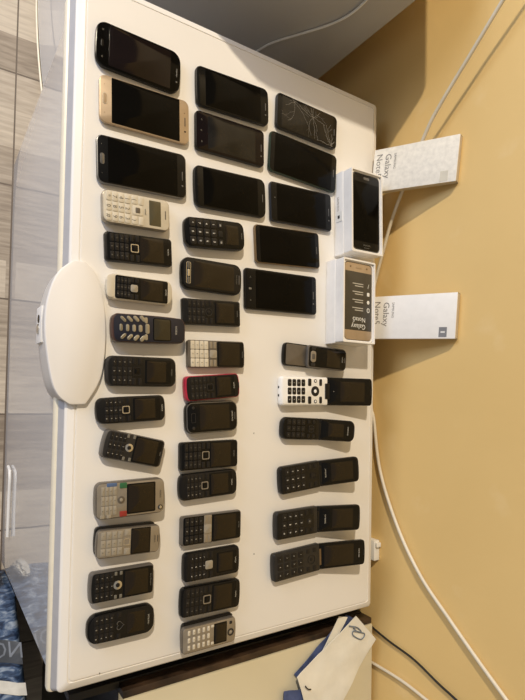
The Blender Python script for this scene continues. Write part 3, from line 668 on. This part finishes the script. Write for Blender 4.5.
def boxed_phone(label, cx, cy, ang, z, body, glass, film):
    p = Phone('smartphone', label, cx, cy, ang, 149.5, 71.5, 7.6, 'phones lying in white boxes', z=z)
    p.body(body, rb=9 * MM, ct=1.2 * MM, cb=2 * MM)
    if film:
        p.plate('front_panel', .006, .994, .97, body, r=8, up=.3); p.h += .3 * MM
        p.plate('screen', .115, .875, .97, glass, r=.8, up=.3); p.h += .35 * MM
        p.plate('home_button', .035, .07, .22, body, r=2.6, up=.2)
        for x in (-.3, .3): p.disc('capacitive_key', .055, x, 3.5, M['bronze'], up=.15)
        p.text('film_lettering', 'Note5', .735, -.02, 9, M['print_white'], up=.1, sx=1.0)
        p.text('film_lettering', 'Galaxy', .825, 0, 9.5, M['print_white'], up=.1)
        for k, t in enumerate(('o', '@', '#', '/')):
            if t == '/': p.text('film_icon', t, .285 + .105 * (3 - k), -.36, 9, M['print_white'], up=.1)
            elif t == 'o': p.ring('film_icon', .285 + .105 * (3 - k), -.36, 7, 9, 1.4, M['print_white'], up=.1, r=3)
            else: p.plate('film_icon', .26 + .105 * (3 - k), .31 + .105 * (3 - k), .095, M['print_white'], r=3.4 if t == '@' else 2, up=.1, x=-.36)
            bm = bmesh.new()
            for j, wd in enumerate((.020, .026)):
                x0 = -.004 - .006; y0 = p.Y(.285 + .105 * (3 - k)) - j * .0045 + .002
                add_box(bm, x0 - .002, x0 + wd, y0 - .0008, y0 + .0008, p.h + .00005, p.h + .00012)
            obj('film_caption', bm, M['legend'], p.par)
    else:
        p.plate('front_panel', .006, .994, .97, M['black_gloss'], r=8, up=.3); p.h += .3 * MM
        p.plate('screen', .11, .89, .96, glass, r=.8, up=.15)
        p.plate('home_button', .035, .07, .22, M['steel_rim'], r=2.6, up=.3); p.text('logo', 'SAMSUNG', .935, 0, 3, M['legend_dim'], up=.3)
        p.plate('earpiece', .965, .972, .2, M['steel_rim'], r=.5, up=.2)
    return p
# the dark phone's earpiece end points to the tall appliance, so its long side lies along the box
boxed_phone('dark grey smartphone lying in the upper white box, screen up', .268, .5535, -88.5, T + .0392, M['steel_rim'], M['glass'], False)
boxed_phone('gold smartphone in the lower white box, its screen under dark printed film', .4460, .5355, -89.6, T + .0388, M['gold'], M['film'], True)

def box_lid(label, bx, by, yaw, roll, lean, sticker, mm, Lh=.173, w=.087, t=.014):
    r = empty('box_lid', (bx, by, T + .0006)); tag(r, label, 'box lid', 'upright box lids')
    m_lean = Matrix.Rotation(yaw, 4, 'Z') @ Matrix.Rotation(-lean, 4, 'X')
    drop = -(-(w / 2) * math.sin(abs(roll)))
    # lowest front corner rests on the freezer; the back edge is lower by t*sin(lean)
    r.matrix_world = Matrix.Translation((bx, by, T + .0006 + t * math.sin(lean))) @ m_lean @ Matrix.Translation((0, 0, drop)) @ Matrix.Rotation(roll, 4, 'Y')
    bm = bmesh.new(); add_box(bm, -w / 2, w / 2, 0, .0025, 0, Lh, .0008); obj('face_panel', bm, mm, r)
    bm = bmesh.new()
    for x0, x1, z0, z1 in ((-w / 2, -w / 2 + .002, 0, Lh), (w / 2 - .002, w / 2, 0, Lh), (-w / 2, w / 2, 0, .002), (-w / 2, w / 2, Lh - .002, Lh)):
        add_box(bm, x0, x1, .0024, t, z0, z1)
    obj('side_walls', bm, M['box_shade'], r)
    for s_, z, h, x in (('SAMSUNG', .047, .0048, -.0145), ('Galaxy', .0325, .0125, -.0065), ('Note5', .0130, .0125, -.0095)):
        bm = bmesh.new(); text_on_front(bm, s_, x, -.0003, z, h, 1.0); obj('lettering', bm, M['print_grey'], r)
    bm = bmesh.new(); add_box(bm, .0215, .0405, -.0004, .0004, Lh - .031, Lh - .016); st = obj('sticker', bm, M[sticker], r)
    if sticker == 'sticker_grey':
        bm = bmesh.new(); add_box(bm, .0295, .0325, -.0007, -.0004, Lh - .0275, Lh - .0195); obj('sticker_mark', bm, M['print_white'], r)
    return r
box_lid('mottled white box lid with grey lettering, tilted against the wall by the dark boxed phone', .1580, .6060, .038, .113, .345, 'sticker_beige', M['box_speckle'])
box_lid('plain white box lid with a dark grey sticker, leaning on the ochre wall', .4650, .6095, .020, .065, .325, 'sticker_grey', M['box'])

# ------------------------------------------------------------------ chest freezer
W, D = 1.070, .632
fz = empty('chest_freezer', (0, 0, 0)); tag(fz, 'white chest freezer with glossy front, its flat lid covered in phones', 'freezer')
lid = rrect(W + .008, D + .006, .007, n=5); lid = shift(lid, W / 2, D / 2 + .003)
bm = bmesh.new()
prof = [(.0085, -.0115), (.0062, -.0105), (.0056, -.0085), (.0062, -.0062), (.0085, -.0040), (.0182, -.0010), (.0187, -.0021), (.0207, -.0021), (.0212, -.0003), (.0235, 0)]
add_loft(bm, [(inset(lid, d) if d else lid, T + z) for d, z in prof]); obj('lid', bm, M['lid'], fz, angle=25)
bm = bmesh.new(); add_loft(bm, [(inset(lid, d), T + z) for d, z in ((.010, -.031), (.0015, -.030), (.0005, -.025), (.0058, -.0110), (.012, -.0095))])
obj('lid_skirt', bm, M['skirt_grey'], fz, angle=25)
bd = shift(rrect(1.046, D - .008, .006, n=4), .0525 + .5, D / 2 + .004)
fl = shift(rrect(1.052, D + .003, .006, n=4), .0525 + .5, D / 2 - .0015)
obj('top_flange', slab(fl, T - .048, T - .030, .003, .005), M['flange'], fz)
obj('cabinet', slab(bd, .0, T - .0445), M['enamel'], fz)
# handle: shaped plate over the lid's front edge with a recessed grip and a lock
hpts = [(.4425, .0072), (.4412, .0100), (.4406, .0235), (.4415, .0265), (.4537, .0420), (.4877, .0545), (.5366, .0600), (.5845, .0585), (.6176, .0530), (.6495, .0335), (.6513, .0315), (.6520, .0105), (.6505, .0078), (.6409, -.0065), (.6199, -.0165), (.5669, -.0255), (.5333, -.0280), (.5005, -.0255), (.4619, -.0140)]
def smooth_loop(P, it=2):
    for _ in range(it):
        Q = []
        for i in range(len(P)):
            (x0, y0), (x1, y1) = P[i], P[(i + 1) % len(P)]
            Q += [(x0 * .75 + x1 * .25, y0 * .75 + y1 * .25), (x0 * .25 + x1 * .75, y0 * .25 + y1 * .75)]
        P = Q
    return P
hl = list(reversed(smooth_loop(hpts)))
hob = obj('handle', slab(hl, T + .0004, T + .0075, .0, .0025), M['handle'], fz, angle=30)
# skirt of the handle in front of the lid
def skirt(bm, z0, z1, y_in, xs):
    pass
front = [(x, y) for x, y in hl if y < 0.0015]
front.sort()
bm = bmesh.new()
rows = []
for z, d in ((T + .0025, .0005), (T - .020, .0006), (T - .050, .0012), (T - .070, .003), (T - .073, .006)):
    rows.append([bm.verts.new((x, min(y + d, -.0003), z)) for x, y in front] + [bm.verts.new((x, -.0002, z)) for x, y in reversed(front)])
n = len(rows[0])
for a, b in zip(rows, rows[1:]):
    for k in range(n): bm.faces.new((a[k], a[(k + 1) % n], b[(k + 1) % n], b[k]))
bm.faces.new(rows[-1]); bm.faces.new(list(reversed(rows[0])))
obj('handle_skirt', bm, M['handle_grey'], hob)
bm = bmesh.new(); add_box(bm, .508, .562, -.0282, -.018, T - .056, T - .018, .001); obj('lock_plate', bm, M['handle'], hob)
bm = tube_bm([(.541, -.027, T - .038), (.541, -.0298, T - .038)], .0075, 20, 1); lk = obj('lock_cylinder', bm, M['chrome'], hob)
bm = tube_bm([(.526, -.027, T - .036), (.526, -.0292, T - .036)], .006, 16, 1); obj('key_slot', bm, M['black'], hob)
bm = bmesh.new(); add_box(bm, .441, .4437, -.001, .004, T - .03, T - .002)
bm.free()
# low bar on the front near the right end
bm = tube_bm([(.812, .0035, T - .585), (.824, .0025, T - .545), (.88, .0025, T - .548), (.972, .0025, T - .552)], .0036, 10, 4)
obj('front_bar', bm, M['handle'], fz)
# small pits and marks in the enamel
bm = bmesh.new(); rnd = random.Random(3)
for x, y in ((1.052, .065), (.915, .335), (.70, .33)):
    s_ = rnd.uniform(.0008, .0012)
    bm.faces.new([bm.verts.new((x + s_ * math.cos(a) * 1.6, y + s_ * math.sin(a), T + .0003)) for a in (0, 1, 2.1, 3.1, 4.2, 5.2)])
obj('enamel_chips', bm, M['grey'], fz)

# ------------------------------------------------------------------ tall appliance on the left, chest on the right
fx = -.12
fr = empty('refrigerator', (fx - .3, .05, 0)); tag(fr, 'tall pale grey appliance with smooth side panel, standing left of the freezer', 'appliance')
def side_prism(prof, x0, x1):
    bm = bmesh.new(); A = [bm.verts.new((x0, y, z)) for y, z in prof]; B = [bm.verts.new((x1, y, z)) for y, z in prof]; n = len(prof)
    bm.faces.new(A); bm.faces.new(list(reversed(B)))
    for i in range(n): bm.faces.new((A[i], B[i], B[(i + 1) % n], A[(i + 1) % n]))
    return bm
top = T + .235
prof = [(.065, .02), (.065, T + .02), (.085, T + .06), (.17, T + .19), (.20, top - .006), (.22, top), (.575, top), (.590, top - .012), (.590, .02)]
prof = [(max(y, .118 if z < T + .1 else 0) - .05, z) for y, z in prof]
obj('cabinet', side_prism(prof, -.30, .30), M['fridge'], fr)
bm = bmesh.new()
pts = [(-.30 + .66 * i / 16, .0 + .012 * ((-.30 + .66 * i / 16 + .42 - .37) / .22) ** 2) for i in range(17)]
R = [[bm.verts.new((x, y, z)) for x, y in pts] + [bm.verts.new((.36, .062, z)), bm.verts.new((-.30, .062, z))] for z in (.02, T - .02)]
n = len(R[0])
for k in range(n): bm.faces.new((R[0][k], R[0][(k + 1) % n], R[1][(k + 1) % n], R[1][k]))
bm.faces.new(R[0]); bm.faces.new(R[1]); obj('door', bm, M['enamel'], fr)
bm = tube_bm([(x, y - .001, .006) for x, y in pts], .003, 8, 1); obj('bottom_trim', bm, M['flange'], fr)
bm = bmesh.new(); add_box(bm, -.29, .29, .07, .52, 0, .0205); obj('base', bm, M['charcoal'], fr)

ch = empty('storage_chest', (1.5, .35, 0)); tag(ch, 'cream-topped dark wooden chest standing right of the freezer', 'chest')
zt = T - .034
bm = bmesh.new(); add_box(bm, -.376, .42, -.235, .318, zt - .03, zt, .003); obj('top', bm, M['chest_top'], ch)
bm = bmesh.new(); add_box(bm, -.389, -.3765, -.236, .318, zt - .10, zt - .003, .002); obj('edge_rail', bm, M['dark_wood'], ch)
bm = bmesh.new(); add_box(bm, -.392, .42, -.235, .315, 0, zt - .031, .002); obj('carcass', bm, M['near_black'], ch)
bm = bmesh.new(); add_box(bm, -.398, -.385, -.316, -.236, 0.0, zt - .02, .002); obj('side_panel', bm, M['near_black'], ch)

# ------------------------------------------------------------------ bags in front of the chest
def bag_z(x, y):
    z = T - .5 + 1.4 * (x - 1.06)
    z = min(z, T - .19 + .15 * (x - 1.28)) if x > 1.28 else z
    w = noise.fractal(Vector((x * 26, y * 26, 4.0)), 1.0, 2.0, 3) * .0065
    w += math.sin(x * 95 + y * 55 + 3 * noise.noise(Vector((x * 14, y * 14, 0)))) * .0028
    return z + w - .012
bg = empty('blue_bag', (1.30, -.06, 0)); tag(bg, 'blue plastic bag with a dark lettered band, stuffed on the floor beside the freezer', 'bag')
OB = Vector((1.30, -.06, 0))
bm = bmesh.new(); G = []
xs = [1.090 + .42 * (i / 60) for i in range(61)]; ys = [-.17 + .184 * (j / 40) for j in range(41)]
for x in xs:
    row = []
    for y in ys:
        e = min(1, (y + .17) / .04, (.014 - y) / .012); e = 1 - (1 - max(0, e)) ** 2
        row.append(bm.verts.new(Vector((x, y, bag_z(x, y) - .02 * (1 - e))) - OB))
    G.append(row)
for i in range(60):
    for j in range(40): bm.faces.new((G[i][j], G[i + 1][j], G[i + 1][j + 1], G[i][j + 1]))
rim = [G[i][0] for i in range(61)] + [G[60][j] for j in range(1, 41)] + [G[i][40] for i in range(59, -1, -1)] + [G[0][j] for j in range(39, 0, -1)]
low = [bm.verts.new((v.co.x, v.co.y, .002)) for v in rim]
n = len(rim)
for k in range(n): bm.faces.new((rim[k], low[k], low[(k + 1) % n], rim[(k + 1) % n]))
bm.faces.new(low)
obj('bag_body', bm, M['bag'], bg, angle=60)
def patch(name, c00, c10, c11, c01, m, up, n=16):
    bm = bmesh.new(); G = []
    for i in range(n + 1):
        row = []
        for j in range(n + 1):
            u, v = i / n, j / n
            x = c00[0] * (1 - u) * (1 - v) + c10[0] * u * (1 - v) + c11[0] * u * v + c01[0] * (1 - u) * v
            y = c00[1] * (1 - u) * (1 - v) + c10[1] * u * (1 - v) + c11[1] * u * v + c01[1] * (1 - u) * v
            row.append(bm.verts.new(Vector((x, y, bag_z(x, y) + up)) - OB))
        G.append(row)
    for i in range(n):
        for j in range(n): bm.faces.new((G[i][j], G[i + 1][j], G[i + 1][j + 1], G[i][j + 1]))
    return obj(name, bm, m, bg, angle=60)
patch('printed_band', (1.126, -.10), (1.149, .0115), (1.178, .0125), (1.157, -.10), M['sticker_band'], .0016)
patch('white_strap', (1.176, -.10), (1.199, .013), (1.213, .013), (1.192, -.10), M['bag_white'], .0045)
bm = bmesh.new()
V, F = text_geo('NOI'); vs = []
for a_, b_ in V:
    t = .5 - a_ / 2.3                                   # mirrored: the print is seen through the plastic
    y = -.048 + .059 * t; x = 1.1515 + .0075 * t - .021 * b_
    vs.append(bm.verts.new(Vector((x, y, bag_z(x, y) + .0024)) - OB))
for f in F: bm.faces.new([vs[i] for i in f])
obj('band_lettering', bm, M['print_band'], bg)
cb_ = empty('crumpled_bag', (1.055, -.03, 0)); tag(cb_, 'crumpled thin white plastic bag on the floor at the freezer\'s front corner', 'bag')
bm = bmesh.new(); bmesh.ops.create_icosphere(bm, subdivisions=5, radius=1.0)
for v in bm.verts:
    q = v.co.copy(); d = noise.fractal(q * 2.6, 1.0, 2.0, 5) * .28 + abs(noise.noise(q * 5)) * .15
    q = q * (1 + d - .2); v.co = Vector((.018 + q.x * .015, .008 + q.y * .017, .075 + q.z * .07))
    v.co.z = max(v.co.z, .001)
obj('bag_folds', bm, M['bag_white'], cb_, angle=50)

# ------------------------------------------------------------------ paper and cloth on the chest
def sheet(name, P, m, label, cat, thick=.0015, wav=.004, seed=1.0, nu=14, nv=14):
    bm = bmesh.new(); a, b, c, d = (Vector(p) for p in P); G = []
    for i in range(nu + 1):
        row = []
        for j in range(nv + 1):
            u, v = i / nu, j / nv
            p = a * (1 - u) * (1 - v) + b * u * (1 - v) + c * u * v + d * (1 - u) * v
            p.z += wav * (noise.fractal(p * 14 + Vector((seed, 0, 0)), 1.0, 2.0, 3) + .5)
            row.append(bm.verts.new(p))
        G.append(row)
    fs = [bm.faces.new((G[i][j], G[i + 1][j], G[i + 1][j + 1], G[i][j + 1])) for i in range(nu) for j in range(nv)]
    r = bmesh.ops.extrude_face_region(bm, geom=fs)
    for v in r['geom']:
        if isinstance(v, bmesh.types.BMVert): v.co.z += thick
    o = obj(name, bm, m, None, angle=60); tag(o, label, cat); return o

zc = T - .034
sheet('blue_cloth', [(1.084, .584, zc + .003), (1.100, .612, zc + .003), (1.228, .500, zc + .003), (1.172, .452, zc + .003)], M['blue_cloth'], 'dusty blue cloth sticking out under the white paper on the chest', 'cloth', wav=.003, seed=4)
sheet('blue_cloth', [(1.195, .425, zc + .003), (1.205, .486, zc + .003), (1.36, .50, zc + .003), (1.36, .42, zc + .003)], M['blue_cloth'], 'crumpled dark blue cloth at the paper\'s lower edge, cut by the photo frame', 'cloth', wav=.012, seed=9)
sheet('paper_strip', [(1.081, .560, zc + .009), (1.087, .583, zc + .009), (1.139, .541, zc + .009), (1.146, .513, zc + .009)], M['paper'], 'narrow white paper strip beside the blue cloth, half under the freezer lid', 'paper', wav=.002, seed=6)
pp = sheet('paper_sheet', [(1.086, .600, zc + .016), (1.146, .657, zc + .016), (1.315, .50, zc + .016), (1.172, .450, zc + .016)], M['paper'], 'creased white paper sheet with an ink scribble on the cream chest', 'paper', wav=.004, seed=2)
zs = zc + .0225
bm = tube_bm([(1.100, .578, zs), (1.108, .600, zs), (1.120, .612, zs), (1.113, .590, zs), (1.122, .590, zs), (1.135, .612, zs), (1.126, .622, zs), (1.116, .600, zs), (1.106, .590, zs)], .0011, 6, 6)
obj('ink_scribble', bm, M['ink'], pp)
bm = tube_bm([(1.190, .466, zs), (1.197, .472, zs), (1.200, .480, zs)], .0012, 6, 4); obj('ink_mark', bm, M['black'], pp)

# ------------------------------------------------------------------ cables and socket
def cable(name, P, r, m, label, sides=10):
    P = [(x, y, z + T) for x, y, z in P]
    o = obj(name, tube_bm(P, r, sides, 10), m, None, 180); tag(o, label, 'cable', None); return o
cable('wall_cable', [(-.120, .630, .385), (-.053, .630, .300), (-.038, .630, .282), (.017, .635, .217), (.073, .640, .151), (.113, .645, .112), (.226, .662, .025), (.299, .668, -.012), (.40, .672, -.05), (.52, .6735, -.066), (.647, .6735, -.052), (.680, .6735, -.043), (.789, .6735, -.023), (.897, .6735, .026), (.983, .6735, .087), (1.046, .6735, .157), (1.095, .6735, .215), (1.138, .6735, .269), (1.20, .6735, .345)], .0036, M['cable_white'],
      'long white cable running along the ochre wall behind the phone boxes')
cable('black_cord', [(1.118, .6745, -.12), (1.126, .6745, -.08), (1.133, .6745, -.052), (1.146, .675, .005), (1.156, .675, .072), (1.176, .675, .132), (1.190, .675, .180), (1.22, .675, .26)], .0022, M['cable_black'],
      'thin black cable rising on the wall above the chest')
cable('short_white_cable', [(1.213, .674, -.10), (1.211, .674, -.022), (1.212, .674, .047), (1.219, .674, .102), (1.235, .674, .20)], .0032, M['cable_white'],
      'short white cable on the wall beside the thin black cable')
cable('power_cord', [(-.1165, .405, -.19), (-.1165, .414, -.155), (-.1165, .428, -.110), (-.1165, .461, -.057), (-.1165, .494, -.003), (-.1165, .509, .039), (-.1165, .510, .083), (-.1165, .500, .12), (-.1165, .47, .17)], .0024, M['white'],
      'white cable looping across the side of the tall grey appliance')
pl = empty('wall_socket', (.964, WALL_Y, T - .045)); tag(pl, 'small white wall socket block just behind the freezer\'s back edge', 'socket')
bm = bmesh.new(); add_box(bm, -.022, .022, -.017, -.0002, -.05, .018, .003); obj('socket_body', bm, M['white'], pl)
bm = bmesh.new(); add_box(bm, -.018, -.008, -.015, -.002, .0175, .024, .002); obj('socket_clip', bm, M['white'], pl)

# ------------------------------------------------------------------ room shell
def struct(name, bm, m):
    o = obj(name, bm, m); o['kind'] = 'structure'; o['label'] = {'floor': 'grey wood-look tiled floor', 'wall_back': 'ochre yellow painted wall'}.get(name, name.replace('_', ' ')); return o
bm = bmesh.new(); add_box(bm, -2.6, 3.4, WALL_Y, WALL_Y + .12, 0, 2.7); struct('wall_back', bm, wall_material())
bm = bmesh.new(); add_box(bm, -2.6, 3.4, -3.4, WALL_Y + .12, -.1, 0); struct('floor', bm, floor_material())

# ------------------------------------------------------------------ light
def light(name, kind, loc, energy, col, **k):
    l = bpy.data.lights.new(name, kind); l.energy = energy; l.color = col
    for a_, v in k.items(): setattr(l, a_, v)
    o = bpy.data.objects.new(name, l); COL.objects.link(o); o.location = loc; return o
light('ceiling_lamp', 'POINT', (-3.0, -1.8, T + 3.9), 1010, (1.0, .86, .66), shadow_soft_size=.08)
w_ = light('window_light', 'AREA', (-.9, -1.7, T + .55), 32, (.62, .74, 1.0), shape='RECTANGLE', size=1.2, size_y=1.3)
w_.rotation_euler = (Vector((.5, .1, T - .1)) - Vector(w_.location)).to_track_quat('-Z', 'Y').to_euler()
wd = bpy.data.worlds.new('World'); SC.world = wd; wd.use_nodes = True
bgn = wd.node_tree.nodes['Background']; bgn.inputs['Color'].default_value = (.95, .88, .78, 1); bgn.inputs['Strength'].default_value = .28
SC.view_settings.view_transform = 'Standard'; SC.view_settings.look = 'None'; SC.view_settings.exposure = 0

# ------------------------------------------------------------------ camera (the picture is turned a quarter: its right is up)
cp = Vector((.63874, -.16099, .77016 + T))
fwd = Vector((-.026708, .537134, -.843074)); rt_ = Vector((.999471, .030001, -.012549)); up_ = Vector((-.018553, .842963, .537652))
cam = bpy.data.cameras.new('camera'); co = bpy.data.objects.new('camera', cam); COL.objects.link(co)
co.matrix_world = Matrix(((up_.x, -rt_.x, -fwd.x, cp.x), (up_.y, -rt_.y, -fwd.y, cp.y), (up_.z, -rt_.z, -fwd.z, cp.z), (0, 0, 0, 1)))
cam.sensor_fit = 'AUTO'; cam.sensor_width = 36; cam.lens = 509.06 / 700 * 36
cam.shift_x = (262.5 - 254.54) / 700; cam.shift_y = (385.45 - 350) / 700
cam.clip_start = .02; SC.camera = co
